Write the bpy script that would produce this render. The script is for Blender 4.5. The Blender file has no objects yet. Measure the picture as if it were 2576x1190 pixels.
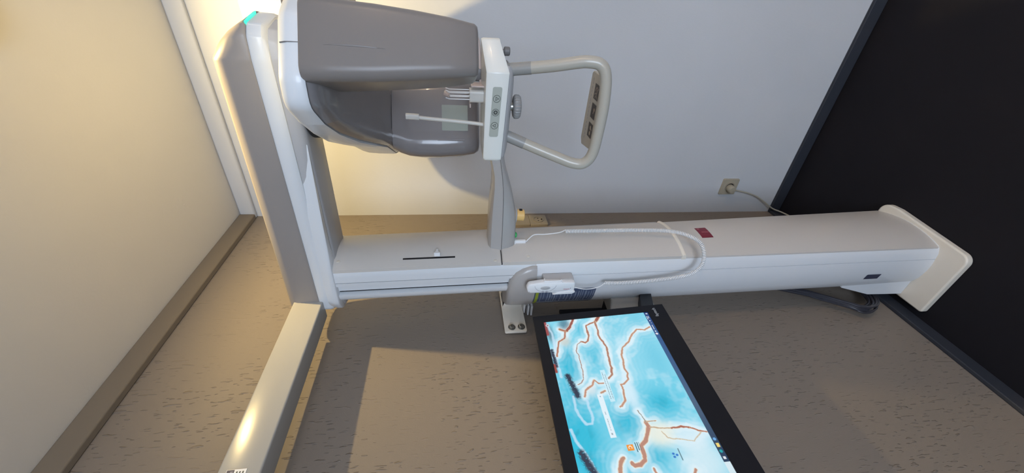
import bpy, bmesh, math, random
import numpy as np
from mathutils import Vector, Matrix
random.seed(4)
C = bpy.context.scene.collection

# ------------------------------------------------------------------ materials
def lin(c):
    return tuple(((v/255.0+0.055)/1.055)**2.4 if v > 10 else v/255.0/12.92 for v in c)
def mat(name, col, rough=0.5, metal=0.0, spec=0.5, emit=None, es=0.0, alpha=1.0, trans=0.0, coat=0.0, ior=1.45, mottled=0.0):
    m = bpy.data.materials.new(name); m.use_nodes = True
    nt = m.node_tree; b = nt.nodes['Principled BSDF']
    b.inputs['Base Color'].default_value = (*col, 1)
    b.inputs['Roughness'].default_value = rough
    b.inputs['Metallic'].default_value = metal
    b.inputs['Specular IOR Level'].default_value = spec
    b.inputs['IOR'].default_value = ior
    b.inputs['Transmission Weight'].default_value = trans
    b.inputs['Coat Weight'].default_value = coat
    b.inputs['Alpha'].default_value = alpha
    if emit:
        b.inputs['Emission Color'].default_value = (*emit, 1); b.inputs['Emission Strength'].default_value = es
    if mottled:
        tc = nt.nodes.new('ShaderNodeTexCoord'); no = nt.nodes.new('ShaderNodeTexNoise')
        no.inputs['Scale'].default_value = 900; no.inputs['Detail'].default_value = 2
        nt.links.new(tc.outputs['Object'], no.inputs['Vector'])
        bp = nt.nodes.new('ShaderNodeBump'); bp.inputs['Strength'].default_value = mottled; bp.inputs['Distance'].default_value = 0.0004
        nt.links.new(no.outputs['Fac'], bp.inputs['Height']); nt.links.new(bp.outputs['Normal'], b.inputs['Normal'])
    return m

M = {}
M['white'] = mat('white_plastic', (.71, .73, .75), .32, coat=.15, mottled=.12)
M['panel'] = mat('pale_front_plastic', (.60, .565, .525), .38, mottled=.15)
M['cream'] = mat('cream_plastic', (.80, .735, .63), .35, coat=.1)
M['lightgrey'] = mat('light_grey_plastic', (.46, .455, .46), .38)
M['taupe'] = mat('taupe_gloss_plastic', (.215, .192, .178), .30, spec=.35, coat=.0)
M['taupelight'] = mat('taupe_beam_plastic', (.30, .272, .255), .33, spec=.4)
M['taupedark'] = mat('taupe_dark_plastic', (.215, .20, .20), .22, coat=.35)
M['collar'] = mat('warm_grey_plastic', (.42, .40, .385), .3, coat=.2)
M['greytube'] = mat('grey_tube_plastic', (.30, .295, .28), .35)
M['black'] = mat('black_plastic', (.008, .009, .014), .5, spec=.25)
M['slot'] = mat('slot_black', (.006, .006, .008), .6)
M['gap'] = mat('gap_shade_black', (.02, .02, .022), .7)  # near-black painted in place of the shade inside gaps and grooves
M['bright'] = mat('bright_white_plastic', (.83, .83, .84), .35)
M['steel'] = mat('zinc_steel', (.5, .5, .48), .28, metal=1)
M['knobgrey'] = mat('knob_grey', (.30, .295, .29), .42)
M['knobdark'] = mat('knob_dark_grey', (.16, .155, .155), .45)
M['orange'] = mat('orange_plastic', (.80, .50, .17), .4)
M['green'] = mat('green_plastic', (.02, .45, .10), .35)
M['red'] = mat('dark_red_sticker', (.20, .012, .03), .35)
M['pinkmark'] = mat('pale_pink_print', (.42, .12, .14), .4)
M['olive'] = mat('olive_green_print', (.30, .36, .04), .5)
M['btnpanel'] = mat('grey_green_keypad', (.42, .44, .39), .4)
M['ink'] = mat('dark_ink', (.08, .085, .075), .5)
M['paleink'] = mat('grey_ink', (.3, .28, .33), .5)
M['ivory'] = mat('ivory_plastic', (.40, .355, .27), .35)
M['ivoryshade'] = mat('shaded_ivory_plastic', (.30, .262, .20), .4)  # ivory darkened to stand for the shade on the double socket
M['clear'] = mat('clear_plastic', (.93, .94, .93), .12, trans=.85, ior=1.3)
M['frost'] = mat('frosted_plastic', (.80, .78, .73), .3, trans=.35, ior=1.4)
M['pinkplastic'] = mat('pale_pink_plastic', (.60, .49, .44), .35)
M['window'] = mat('pale_green_window', (.30, .335, .30), .3, coat=.3)
M['cablecol'] = mat('dark_cable', (.035, .035, .045), .32)
M['cord'] = mat('cream_cord', (.45, .42, .34), .45)
M['coil'] = mat('white_cord', (.82, .82, .82), .4)
M['armgrey'] = mat('grey_arm_paint', (.33, .33, .32), .5)
M['silver'] = mat('silver_print', (.48, .50, .52), .4)
M['led'] = mat('led_glow', (.05, .6, .5), .3, emit=(.05, .95, .58), es=.8)
M['lamp'] = mat('lamp_glow', (1, .9, .7), .4, emit=(1, .80, .50), es=9.0)
M['serial'] = mat('dark_type_plate', (.045, .05, .085), .4)

def wallmat(name, col, scale, bump, dist, rough=.85, fine=None):
    m = bpy.data.materials.new(name); m.use_nodes = True; nt = m.node_tree; b = nt.nodes['Principled BSDF']
    b.inputs['Roughness'].default_value = rough; b.inputs['Specular IOR Level'].default_value = .2
    tc = nt.nodes.new('ShaderNodeTexCoord'); mp = nt.nodes.new('ShaderNodeMapping'); mp.inputs['Scale'].default_value = scale
    nt.links.new(tc.outputs['Object'], mp.inputs['Vector'])
    no = nt.nodes.new('ShaderNodeTexNoise'); no.inputs['Scale'].default_value = 1; no.inputs['Detail'].default_value = 3
    nt.links.new(mp.outputs['Vector'], no.inputs['Vector'])
    bp = nt.nodes.new('ShaderNodeBump'); bp.inputs['Strength'].default_value = bump; bp.inputs['Distance'].default_value = dist
    nt.links.new(no.outputs['Fac'], bp.inputs['Height']); nt.links.new(bp.outputs['Normal'], b.inputs['Normal'])
    n2 = nt.nodes.new('ShaderNodeTexNoise'); n2.inputs['Scale'].default_value = 2.2; n2.inputs['Detail'].default_value = 2
    nt.links.new(tc.outputs['Object'], n2.inputs['Vector'])
    r = nt.nodes.new('ShaderNodeValToRGB'); r.color_ramp.elements[0].position = .3; r.color_ramp.elements[1].position = .7
    r.color_ramp.elements[0].color = (*[c*.95 for c in col], 1); r.color_ramp.elements[1].color = (*col, 1)
    nt.links.new(n2.outputs['Fac'], r.inputs['Fac']); nt.links.new(r.outputs['Color'], b.inputs['Base Color'])
    return m
M['wallwhite'] = wallmat('white_wall_paint', (.60, .612, .63), (240, 240, 60), .25, .0012)
M['ceilpaint'] = wallmat('ceiling_plaster', (.70, .675, .635), (130, 130, 130), .18, .0015)
def add_chip(m, centre, rad):
    nt = m.node_tree; bp = [n for n in nt.nodes if n.type == 'BUMP'][0]; tc = [n for n in nt.nodes if n.type == 'TEX_COORD'][0]
    old = bp.inputs['Height'].links[0].from_socket
    def mth(op, a, b=None, cl=False):
        n = nt.nodes.new('ShaderNodeMath'); n.operation = op; n.use_clamp = cl
        for i, v in enumerate((a, b)):
            if v is None: continue
            if isinstance(v, (int, float)): n.inputs[i].default_value = v
            else: nt.links.new(v, n.inputs[i])
        return n.outputs[0]
    d = nt.nodes.new('ShaderNodeVectorMath'); d.operation = 'DISTANCE'; nt.links.new(tc.outputs['Object'], d.inputs[0]); d.inputs[1].default_value = centre
    no = nt.nodes.new('ShaderNodeTexNoise'); no.inputs['Scale'].default_value = 75; no.inputs['Detail'].default_value = 1; nt.links.new(tc.outputs['Object'], no.inputs['Vector'])
    blob = mth('MULTIPLY', mth('SUBTRACT', no.outputs['Fac'], .56, True), 14.0, True)
    fall = mth('SUBTRACT', 1.0, mth('DIVIDE', d.outputs['Value'], rad), True)
    nt.links.new(mth('ADD', old, mth('MULTIPLY', mth('MULTIPLY', blob, fall), 6.0)), bp.inputs['Height'])
add_chip(M['ceilpaint'], (-.297, -.229, 2.5), .035)
M['floor'] = wallmat('black_floor', (.011, .010, .013), (60, 60, 60), .1, .001, .75)
M['skirting'] = mat('dark_skirting', (.030, .034, .045), .55)
M['trimbrown'] = wallmat('brown_trim_paint', (.215, .180, .140), (60, 60, 60), .08, .001)

def brown_wallpaper():
    m = bpy.data.materials.new('brown_streaked_wallpaper'); m.use_nodes = True; nt = m.node_tree; b = nt.nodes['Principled BSDF']
    b.inputs['Roughness'].default_value = .58; b.inputs['Specular IOR Level'].default_value = .45
    tc = nt.nodes.new('ShaderNodeTexCoord')
    def noise(sc, scale=1, detail=1.5, off=(0, 0, 0), dist=0.0):
        mp = nt.nodes.new('ShaderNodeMapping'); mp.inputs['Scale'].default_value = sc; mp.inputs['Location'].default_value = off
        nt.links.new(tc.outputs['Object'], mp.inputs['Vector'])
        no = nt.nodes.new('ShaderNodeTexNoise'); no.inputs['Scale'].default_value = scale; no.inputs['Detail'].default_value = detail
        no.inputs['Distortion'].default_value = dist
        nt.links.new(mp.outputs['Vector'], no.inputs['Vector']); return no.outputs['Fac']
    def ramp(src, a, bb):
        r = nt.nodes.new('ShaderNodeMapRange'); r.inputs['From Min'].default_value = a; r.inputs['From Max'].default_value = bb
        r.interpolation_type = 'SMOOTHSTEP'
        nt.links.new(src, r.inputs['Value']); return r.outputs['Result']
    def math_(op, x, y):
        n = nt.nodes.new('ShaderNodeMath'); n.operation = op
        for i, v in enumerate((x, y)):
            if isinstance(v, (int, float)): n.inputs[i].default_value = v
            else: nt.links.new(v, n.inputs[i])
        return n.outputs[0]
    s1 = ramp(noise((190, 190, 34), detail=1.0, dist=.2), .64, .71)
    s2 = ramp(noise((125, 125, 22), off=(3, 7, 1), detail=1.4, dist=.25), .655, .72)
    patch = ramp(noise((5, 5, 3.2), off=(1, 2, 5)), .40, .56)
    st = math_('MULTIPLY', math_('MAXIMUM', s1, s2), math_('ADD', math_('MULTIPLY', patch, .8), .2))
    grain = noise((420, 420, 300), detail=2)
    hgt = math_('ADD', math_('MULTIPLY', st, 1.0), math_('MULTIPLY', grain, .10))
    bp = nt.nodes.new('ShaderNodeBump'); bp.inputs['Strength'].default_value = 1.0; bp.inputs['Distance'].default_value = .0020
    nt.links.new(hgt, bp.inputs['Height']); nt.links.new(bp.outputs['Normal'], b.inputs['Normal'])
    mx = nt.nodes.new('ShaderNodeMixRGB'); mx.inputs[1].default_value = (.232, .194, .160, 1); mx.inputs[2].default_value = (.150, .124, .104, 1)
    nt.links.new(math_('MULTIPLY', st, .20), mx.inputs[0]); nt.links.new(mx.outputs[0], b.inputs['Base Color'])
    return m
M['wallbrown'] = brown_wallpaper()

def attr_mat(name, emit, rough=.3, strength=1.0):
    m = bpy.data.materials.new(name); m.use_nodes = True; nt = m.node_tree; b = nt.nodes['Principled BSDF']
    a = nt.nodes.new('ShaderNodeAttribute'); a.attribute_name = 'picture'
    b.inputs['Roughness'].default_value = rough
    if emit:
        b.inputs['Base Color'].default_value = (.01, .01, .012, 1)
        nt.links.new(a.outputs['Color'], b.inputs['Emission Color']); b.inputs['Emission Strength'].default_value = strength
    else:
        nt.links.new(a.outputs['Color'], b.inputs['Base Color'])
    return m
M['screen'] = attr_mat('lit_screen_picture', True, .25, 1.0)
M['print'] = attr_mat('printed_picture', False, .4)

# ------------------------------------------------------------------ mesh helpers
def link(name, me, m, parent=None, loc=None):
    o = bpy.data.objects.new(name, me); C.objects.link(o)
    if m: me.materials.append(M[m] if isinstance(m, str) else m)
    if parent is not None:
        o.parent = parent
    return o
def wloc(o):
    v = Vector((0, 0, 0))
    while o is not None: v += Vector(o.location); o = o.parent
    return v
def obj(name, bm, m, parent=None, smooth=40, bevel=0, bseg=3):
    """bm is in world coordinates; the object sits at its parent's origin"""
    bmesh.ops.recalc_face_normals(bm, faces=bm.faces)
    if parent is not None:
        bmesh.ops.translate(bm, verts=bm.verts, vec=-wloc(parent))
    me = bpy.data.meshes.new(name); bm.to_mesh(me); bm.free()
    o = link(name, me, m, parent)
    if bevel:
        b = o.modifiers.new('bevel', 'BEVEL'); b.width = bevel; b.segments = bseg; b.limit_method = 'ANGLE'; b.angle_limit = math.radians(38)
        b.harden_normals = False
    if smooth:
        for p in me.polygons: p.use_smooth = True
        me.set_sharp_from_angle(angle=math.radians(smooth))
    return o
def thing(name, label, cat, loc=(0, 0, 0), group=None):
    o = bpy.data.objects.new(name, None); C.objects.link(o); o.location = loc; o.empty_display_size = .05
    o['label'] = label; o['category'] = cat
    if group: o['group'] = group
    return o
def tag(o, label, cat, group=None):
    o['label'] = label; o['category'] = cat
    if group: o['group'] = group
    return o
def struct(o): o['kind'] = 'structure'; return o

def box(bm, a, b):
    vs = [bm.verts.new((x, y, z)) for x in (a[0], b[0]) for y in (a[1], b[1]) for z in (a[2], b[2])]
    for f in ((0, 1, 3, 2), (4, 6, 7, 5), (0, 4, 5, 1), (2, 3, 7, 6), (0, 2, 6, 4), (1, 5, 7, 3)):
        bm.faces.new([vs[i] for i in f])
    return bm
def Box(a, b): return box(bmesh.new(), a, b)
def loft(rings, bm=None, cap0=True, cap1=True, closed=True):
    bm = bm or bmesh.new()
    R = [[bm.verts.new(p) for p in r] for r in rings]
    n = len(R[0])
    for i in range(len(R)-1):
        for j in range(n if closed else n-1):
            k = (j+1) % n
            bm.faces.new((R[i][j], R[i][k], R[i+1][k], R[i+1][j]))
    if cap0: bm.faces.new(R[0][::-1])
    if cap1: bm.faces.new(R[-1])
    return bm
def rpoly(pts, r, seg=5):
    """2D polygon with rounded corners; r a number or one per corner"""
    out = []; n = len(pts)
    for i in range(n):
        p = Vector(pts[i]); a = Vector(pts[i-1]); b = Vector(pts[(i+1) % n])
        ri = r[i] if isinstance(r, (list, tuple)) else r
        da = (a-p); db = (b-p); la, lb = da.length, db.length; da.normalize(); db.normalize()
        ang = math.acos(max(-1, min(1, da.dot(db))))
        if ri <= 0 or ang > math.pi-.02: out.append(tuple(p)); continue
        t = min(ri/math.tan(ang/2), la*.49, lb*.49); rr = t*math.tan(ang/2)
        c = p+(da+db).normalized()*(rr/math.sin(ang/2))
        p0 = p+da*t-c; p1 = p+db*t-c
        a0 = math.atan2(p0.y, p0.x); a1 = math.atan2(p1.y, p1.x); d = (a1-a0+math.pi) % (2*math.pi)-math.pi
        for k in range(seg+1):
            q = a0+d*k/seg; out.append((c.x+rr*math.cos(q), c.y+rr*math.sin(q)))
    return out
def prism(pts, lo, hi, axis='z', bm=None):
    def P(p, h):
        return {'z': (p[0], p[1], h), 'x': (h, p[0], p[1]), 'y': (p[0], h, p[1])}[axis]
    return loft([[P(p, lo) for p in pts], [P(p, hi) for p in pts]], bm)
def puff(pts2, levels, conv):
    """stack of a 2D outline shrunk towards its centroid: levels = [(h, inset)]"""
    cx = sum(p[0] for p in pts2)/len(pts2); cy = sum(p[1] for p in pts2)/len(pts2)
    ext = max(math.hypot(p[0]-cx, p[1]-cy) for p in pts2)
    rings = []
    for h, ins in levels:
        ring = []
        for p in pts2:
            d = math.hypot(p[0]-cx, p[1]-cy); k = max(.02, (d-ins)/d) if d > 1e-6 else 1
            ring.append(conv(cx+(p[0]-cx)*k, cy+(p[1]-cy)*k, h))
        rings.append(ring)
    return loft(rings)
def catmull(pts, n=8):
    P = [Vector(p) for p in pts]; P = [P[0]*2-P[1]]+P+[P[-1]*2-P[-2]]; out = []
    for i in range(1, len(P)-2):
        for k in range(n):
            t = k/n; a, b, c, d = P[i-1:i+3]
            out.append(.5*((2*b)+(-a+c)*t+(2*a-5*b+4*c-d)*t*t+(-a+3*b-3*c+d)*t**3))
    out.append(P[-2]); return out
def tube(path, r, seg=12, bm=None, caps=True):
    P = [Vector(p) for p in path]; n = len(P); rings = []
    t0 = (P[1]-P[0]).normalized(); up = Vector((0, 0, 1)) if abs(t0.z) < .9 else Vector((1, 0, 0))
    nrm = (up-t0*up.dot(t0)).normalized()
    for i in range(n):
        t = (P[min(i+1, n-1)]-P[max(i-1, 0)]).normalized()
        nrm = (nrm-t*nrm.dot(t)).normalized(); bn = t.cross(nrm)
        rr = r[i] if isinstance(r, (list, tuple)) else r
        rings.append([P[i]+(nrm*math.cos(2*math.pi*k/seg)+bn*math.sin(2*math.pi*k/seg))*rr for k in range(seg)])
    return loft(rings, bm, caps, caps)
def lathe(prof, origin, axis, seg=32, bm=None, cap=True):
    a = Vector(axis).normalized(); u = a.orthogonal().normalized(); v = a.cross(u); o = Vector(origin)
    return loft([[o+a*h+(u*math.cos(2*math.pi*k/seg)+v*math.sin(2*math.pi*k/seg))*max(r, 1e-5) for k in range(seg)] for h, r in prof], bm, cap, cap)
def frame(o, x, y, z):
    o, x, y, z = map(Vector, (o, x, y, z))
    return lambda a, b, c=0.0: o+x*a+y*b+z*c

# ------------------------------------------------------------------ the room
HC = 2.5; XB = -3.7; YB = -3.3
def plane(name, pts, m):
    bm = bmesh.new(); bm.faces.new([bm.verts.new(p) for p in pts])
    me = bpy.data.meshes.new(name); bm.to_mesh(me); bm.free(); return struct(link(name, me, m))
def slab(name, a, b, m): return struct(obj(name, Box(a, b), m, smooth=0))
slab('floor', (XB-.1, YB-.1, -.1), (.1, .1, 0), 'floor')
slab('ceiling', (XB-.1, YB-.1, HC), (.1, .1, HC+.1), 'ceilpaint')
slab('wall_right', (0, YB, 0), (.1, 0, HC), 'wallwhite')
slab('wall_back', (XB, 0, 0), (.1, .1, HC), 'wallbrown')
slab('wall_front', (XB-.1, YB-.1, 0), (.1, YB, HC), 'wallwhite')
# left wall with a window opening
WY0, WY1, WZ0, WZ1 = -2.75, -1.05, .85, 2.15
bm = bmesh.new()
box(bm, (XB-.1, YB, 0), (XB, WY0, HC)); box(bm, (XB-.1, WY1, 0), (XB, 0, HC))
box(bm, (XB-.1, WY0, 0), (XB, WY1, WZ0)); box(bm, (XB-.1, WY0, WZ1), (XB, WY1, HC))
struct(obj('wall_left', bm, 'wallwhite', smooth=0))
bm = bmesh.new()
for a, b in (((WY0, WZ0), (WY0+.06, WZ1)), ((WY1-.06, WZ0), (WY1, WZ1)), ((WY0, WZ0), (WY1, WZ0+.06)), ((WY0, WZ1-.06), (WY1, WZ1)), (((WY0+WY1)/2-.03, WZ0), ((WY0+WY1)/2+.03, WZ1))):
    box(bm, (XB-.07, a[0], a[1]), (XB-.02, b[0], b[1]))
wf = struct(obj('window_1', bm, 'bright', smooth=0))
obj('window_pane', Box((XB-.05, WY0+.05, WZ0+.05), (XB-.045, WY1-.05, WZ1-.05)), 'clear', wf, smooth=0)
# cornices and skirtings
struct(obj('trim_1', Box((XB, -.022, 2.441), (-.018, 0, HC)), 'trimbrown', bevel=.004))
struct(obj('trim_2', Box((-.018, YB, 2.441), (0, 0, HC)), 'wallwhite', bevel=.006))
struct(obj('baseboard_right', Box((-.014, YB, 0), (0, 0, .052)), 'skirting', bevel=.003))
struct(obj('baseboard_back', Box((XB, -.014, 0), (-.014, 0, .052)), 'skirting', bevel=.003))

# ------------------------------------------------------------------ panoramic x-ray machine
RX = thing('panoramic_x_ray_machine', 'tall white and grey dental panoramic x-ray machine bolted to the brown wall', 'x-ray machine', (-.57, -.17, 0))
def lerp(a, b, t): return a+(b-a)*t
def interp(z, tab):
    for (z0, v0), (z1, v1) in zip(tab, tab[1:]):
        if z <= z1 or (z1, v1) == tab[-1]: return lerp(v0, v1, (z-z0)/(z1-z0))
XL = lambda z: interp(z, [(.03, -.677), (1.0, -.694), (1.45, -.699), (1.95, -.713)])
XR = lambda z: interp(z, [(.03, -.441), (.95, -.503), (1.53, -.534), (1.95, -.556)])
YF = -.268
def front_pts(z, u0, u1, off=0.0, n=12, bulge=.021):
    l, r = XL(z), XR(z)
    return [(lerp(l, r, u), YF-bulge*(1-(2*u-1)**2)-off, z) for u in [lerp(u0, u1, k/n) for k in range(n+1)]]

# floor plate
pl = rpoly([(-.763, -.285), (-.62, -.298), (-.50, -.309), (-.437, -.305), (-.437, -.045), (-.757, -.045)], [.03, 0, 0, .045, .01, .01], 8)
obj('base_plate', prism(pl, 0, .026), 'cream', RX, bevel=.005)
# lower shell of the column
SIDE = [(0, -.264), (-.008, -.247), (-.0110, -.2282), (-.0075, -.2274), (-.0075, -.2262), (-.0112, -.2254), (-.014, -.205), (-.0135, -.178), (-.008, -.142), (.006, -.110), (.030, -.084), (.068, -.062), (.10, -.052)]
def shell_ring(z, dz=None, grow=0.0):
    l, r = XL(z), XR(z)
    ring = [(x, y+grow*0, z) for x, y, _ in front_pts(z, .03, .97)]
    ring += [(r-dx+grow, y, z) for dx, y in SIDE]
    ring += [(l+dx-grow, y, z) for dx, y in SIDE[::-1]]
    return ring
obj('column_shell', loft([shell_ring(z) for z in (.026, .5, .95, 1.2, 1.40)]), 'white', RX, smooth=35)
# warm grey cap of the shell, over the sides and the back only
SC = [(0, -.259, 0.0), (-.008, -.250, .022), (-.0115, -.237, .040), (-.0145, -.216, .052), (-.0145, -.190, .058), (-.0125, -.168, .060), (-.006, -.140, .060), (.007, -.109, .060), (.031, -.082, .060), (.07, -.060, .060), (.10, -.050, .060)]
def cap_ring(z, k, grow, inset=0.0):
    l, r = XL(1.41), XR(1.41)
    a = [(l+dx-grow+inset, y+(.0 if i > 4 else 0), z+k*h) for i, (dx, y, h) in enumerate(SC)]
    b = [(r-dx+grow-inset, y, z+k*h) for dx, y, h in SC]
    return a+b[::-1]
obj('shell_cap', loft([cap_ring(1.398, 0, .003), cap_ring(1.404, .3, .004), cap_ring(1.408, .8, .004), cap_ring(1.412, 1, .001), cap_ring(1.416, 1.02, -.006), cap_ring(1.4165, 1.02, -.016)]), 'collar', RX, smooth=60)
# upper telescopic column
UP = [(0, -.262), (-.001, -.245), (-.001, -.2285), (.0022, -.2275), (.0022, -.2270), (-.001, -.226), (0, -.2155), (.012, -.2125), (.014, -.189), (.021, -.1845), (.021, -.1815), (.004, -.1795), (.005, -.170), (.013, -.157), (.03, -.143), (.052, -.126), (.07, -.118)]
UPR = UP[:13]+[(.004, -.150), (.006, -.120), (.016, -.09), (.035, -.07)]
def up_ring(z):
    l, r = XL(z), XR(z)
    ring = front_pts(z, .03, .97)
    ring += [(r-dx, y, z) for dx, y in UPR]; ring += [(l+dx, y, z) for dx, y in UP[::-1]]
    return ring
obj('telescopic_column', loft([up_ring(z) for z in (1.39, 1.95)]), 'white', RX, smooth=35)
for (dx, y, w, d) in ((.0190, -.1832, .0010, .004), (.0012, -.2272, .0004, .003), (.0075, -.2140, .0004, .003)):  # dark strips drawn as the shade in the column grooves
    obj('groove_shade', loft([[(XL(z)+dx-.001, y-w, z), (XL(z)+dx-.001, y+w, z), (XL(z)+dx+d, y+w, z), (XL(z)+dx+d, y-w, z)] for z in (1.40, 1.944)]), 'gap', RX, smooth=0)
# front covers
def cover(z0, z1, u0, u1, off, back=.012):
    def ring(z, o, s=0.0):
        f = front_pts(z, u0+s, u1-s, o); b = front_pts(z, u0+s, u1-s, -back)
        return f+b[::-1]
    e = .003
    return loft([ring(z0, off-e, .006), ring(z0+e, off)]+[ring(lerp(z0+e, z1-e, k/4), off) for k in range(1, 4)]+[ring(z1-e, off), ring(z1, off-e, .006)])
fc = obj('upper_front_cover', cover(1.4985, 1.945, .0, 1.0, .004), 'panel', RX, smooth=30)
def on_front(u, z, off):  # point and frame on the curved front
    l, r = XL(z), XR(z); s = 2*u-1
    return Vector((lerp(l, r, u), YF-.021*(1-s*s)-off, z))
def uz(x, z): return (x-XL(z))/(XR(z)-XL(z))
# scale slot with its pointer
def patch(name, x0, x1, z0, z1, off, m, parent, thick=.0008, n=4, r=0, nx=8):
    """thin plate lying on the bulged front between two slanted side lines"""
    rings = []
    for k in range(n+1):
        z = lerp(z0, z1, k/n); a, b = lerp(x0[0], x0[1], k/n), lerp(x1[0], x1[1], k/n)
        row = [on_front(uz(lerp(a, b, j/nx), z), z, off) for j in range(nx+1)]
        rings.append(row+[p+Vector((0, thick, 0)) for p in row[::-1]])
    return obj(name, loft(rings), m, parent, smooth=0)
patch('scale_slot', (-.6830, -.6870), (-.6785, -.6825), 1.625, 1.763, .0043, 'slot', fc)
kp = on_front(uz(-.670, 1.672), 1.672, .006)
pt = [(kp.x+dx-.001, 1.673+dz) for dx, dz in ((-.012, -.0085), (-.007, -.0085), (-.001, -.0036), (.009, -.003), (.009, .003), (-.001, .0036), (-.007, .0085), (-.012, .0085))]
obj('slot_pointer', prism(rpoly(pt, .002, 3), kp.y-.009, kp.y+.002, 'y'), 'bright', fc, bevel=.0012, bseg=2)
def screwcap(x, z, parent, m='cream', off=.0042):
    p = on_front(uz(x, z), z, off)
    return obj('screw_cap', lathe([(0, .0052), (.0008, .0050), (.0012, .004)], p, (0, -1, 0), 20), m, parent)
for x, z in ((-.689, 1.926), (-.693, 1.516)): screwcap(x, z, fc)
lc = obj('lower_front_cover', cover(.957, 1.4965, .0, .895, .006), 'panel', RX, smooth=30)
screwcap(-.685, 1.423, lc, off=.0062)
sr = [front_pts(z, .004, .996, .0022)+front_pts(z, .004, .996, -.004)[::-1] for z in (1.4960, 1.4990)]
obj('cover_seam', loft(sr), 'gap', RX, smooth=30)  # dark strip placed as the shade in the open cover seam
# raised cream lip closing the lower cover
def lip_ring(z, o0, o1):
    f = front_pts(z, -.005, .95, o0); b = front_pts(z, -.005, .95, -.01); return f+b[::-1]
obj('cover_lip', loft([lip_ring(.948, .003, 0), lip_ring(.951, .009, 0), lip_ring(.956, .010, 0), lip_ring(.960, .007, 0), lip_ring(.962, .004, 0)]), 'cream', RX, smooth=50)
# rail along the right edge of the front
pr = [(XR(z)-.0075, -.2665, z) for z in (.962, 1.1, 1.25, 1.432)]
obj('side_rail', tube(pr, .0085, 14), 'lightgrey', RX)
obj('rail_end', tube([(XR(z)-.0075, -.2665, z) for z in (1.430, 1.44, 1.452)], .0092, 14), 'collar', RX)
bc = obj('base_front_cover', cover(.030, .949, .0, 1.0, .0015), 'panel', RX, smooth=30)
# dark red sticker
st = patch('red_sticker', (-.622, -.624), (-.569, -.572), .825, .864, .0021, 'red', bc, .0005); st['label'] = 'dark red rectangular sticker'
patch('sticker_mark', (-.597, -.597), (-.594, -.594), .827, .852, .0024, 'pinkmark', st, .0003, 2)
patch('sticker_logo', (-.581, -.580), (-.575, -.574), .851, .858, .0024, 'pinkmark', st, .0003, 2)
# blue information label and type plate on the shell's left side
def side_pt(t, z, off=.0006):
    """t: 0..1 along SIDE from index 6 to 9 of the left profile"""
    S = SIDE[5:11]; q = t*(len(S)-1); i = min(int(q), len(S)-2); f = q-i
    dx = lerp(S[i][0], S[i+1][0], f); y = lerp(S[i][1], S[i+1][1], f)
    tx = S[i+1][0]-S[i][0]; ty = S[i+1][1]-S[i][1]; l = math.hypot(tx, ty)
    return Vector((XL(z)+dx-abs(off*ty/l), y+off*tx/l, z))
def side_patch(name, t0, t1, z0, z1, m, parent, off=.0007, n=8):
    rings = []
    for j in (0, 1):
        z = (z0, z1)[j]
        rings.append([side_pt(lerp(t0, t1, k/n), z, off) for k in range(n+1)]+[side_pt(lerp(t0, t1, k/n), z, -.001) for k in range(n, -1, -1)])
    return obj(name, loft(rings), m, parent, smooth=50)
M['bluelabel'] = mat('slate_blue_label', (.075, .098, .165), .5)
M['bluepale'] = mat('pale_blue_print', (.20, .235, .30), .5)
il = side_patch('information_label', .40, .97, 1.212, 1.398, 'bluelabel', RX); il['label'] = 'slate blue printed label'
side_patch('olive_stripe', .40, .97, 1.385, 1.394, 'olive', il, .0010)
tl = bmesh.new(); zz = 1.378
while zz > 1.218:
    w = random.choice((.0022, .003, .004)); a0 = .43+random.random()*.06; a1 = .66+random.random()*.28
    rings = [[side_pt(lerp(a0, a1, k/6), z, .0011) for k in range(7)]+[side_pt(lerp(a0, a1, k/6), z, -.0005) for k in range(6, -1, -1)] for z in (zz-w, zz)]
    loft(rings, tl); zz -= w+random.choice((.004, .006, .009))
obj('label_text', tl, 'bluepale', il, smooth=0)
side_patch('type_plate', .42, .545, .207, .262, 'serial', RX)
# foot bracket behind the shell
obj('foot_bracket', prism([(-.10, .30), (-.062, .17), (-.058, .026), (-.125, .026), (-.125, .30)], -.675, -.665, 'x'), 'white', RX, bevel=.002)
# wall bracket
wb = obj('wall_bracket', prism(rpoly([(-.52, 1.408), (-.52, 1.476), (-.7215, 1.477), (-.7215, 1.408)], .005, 3), -.018, -.010, 'y'), 'cream', RX, bevel=.001, bseg=2)
for x, z in ((-.705, 1.454), (-.705, 1.424)):
    bl = bmesh.new(); lathe([(0, .0115), (.0022, .0115), (.0022, .0075)], (x, -.018, z), (0, -1, 0), 24, bl)
    lathe([(.002, .008), (.008, .008), (.0092, .0066), (.0092, 0)], (x, -.018, z), (0, -1, 0), 6, bl)
    obj('bolt', bl, 'steel', wb, smooth=20)
bb = bmesh.new()
box(bb, (-.60, -.05, 1.404), (-.645, -.018, 1.4075)); box(bb, (-.60, -.05, 1.380), (-.650, -.010, 1.386)); box(bb, (-.60, -.05, 1.391), (-.648, -.010, 1.396))
box(bb, (-.53, -.055, 1.40), (-.60, -.010, 1.47))
obj('bracket_clamp', bb, 'bright', RX, bevel=.001, bseg=2)
obj('clamp_nut', lathe([(0, .008), (.006, .008), (.0065, .006)], (-.630, -.045, 1.404), (-1, -.3, .2), 6), 'steel', RX, smooth=0)

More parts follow.
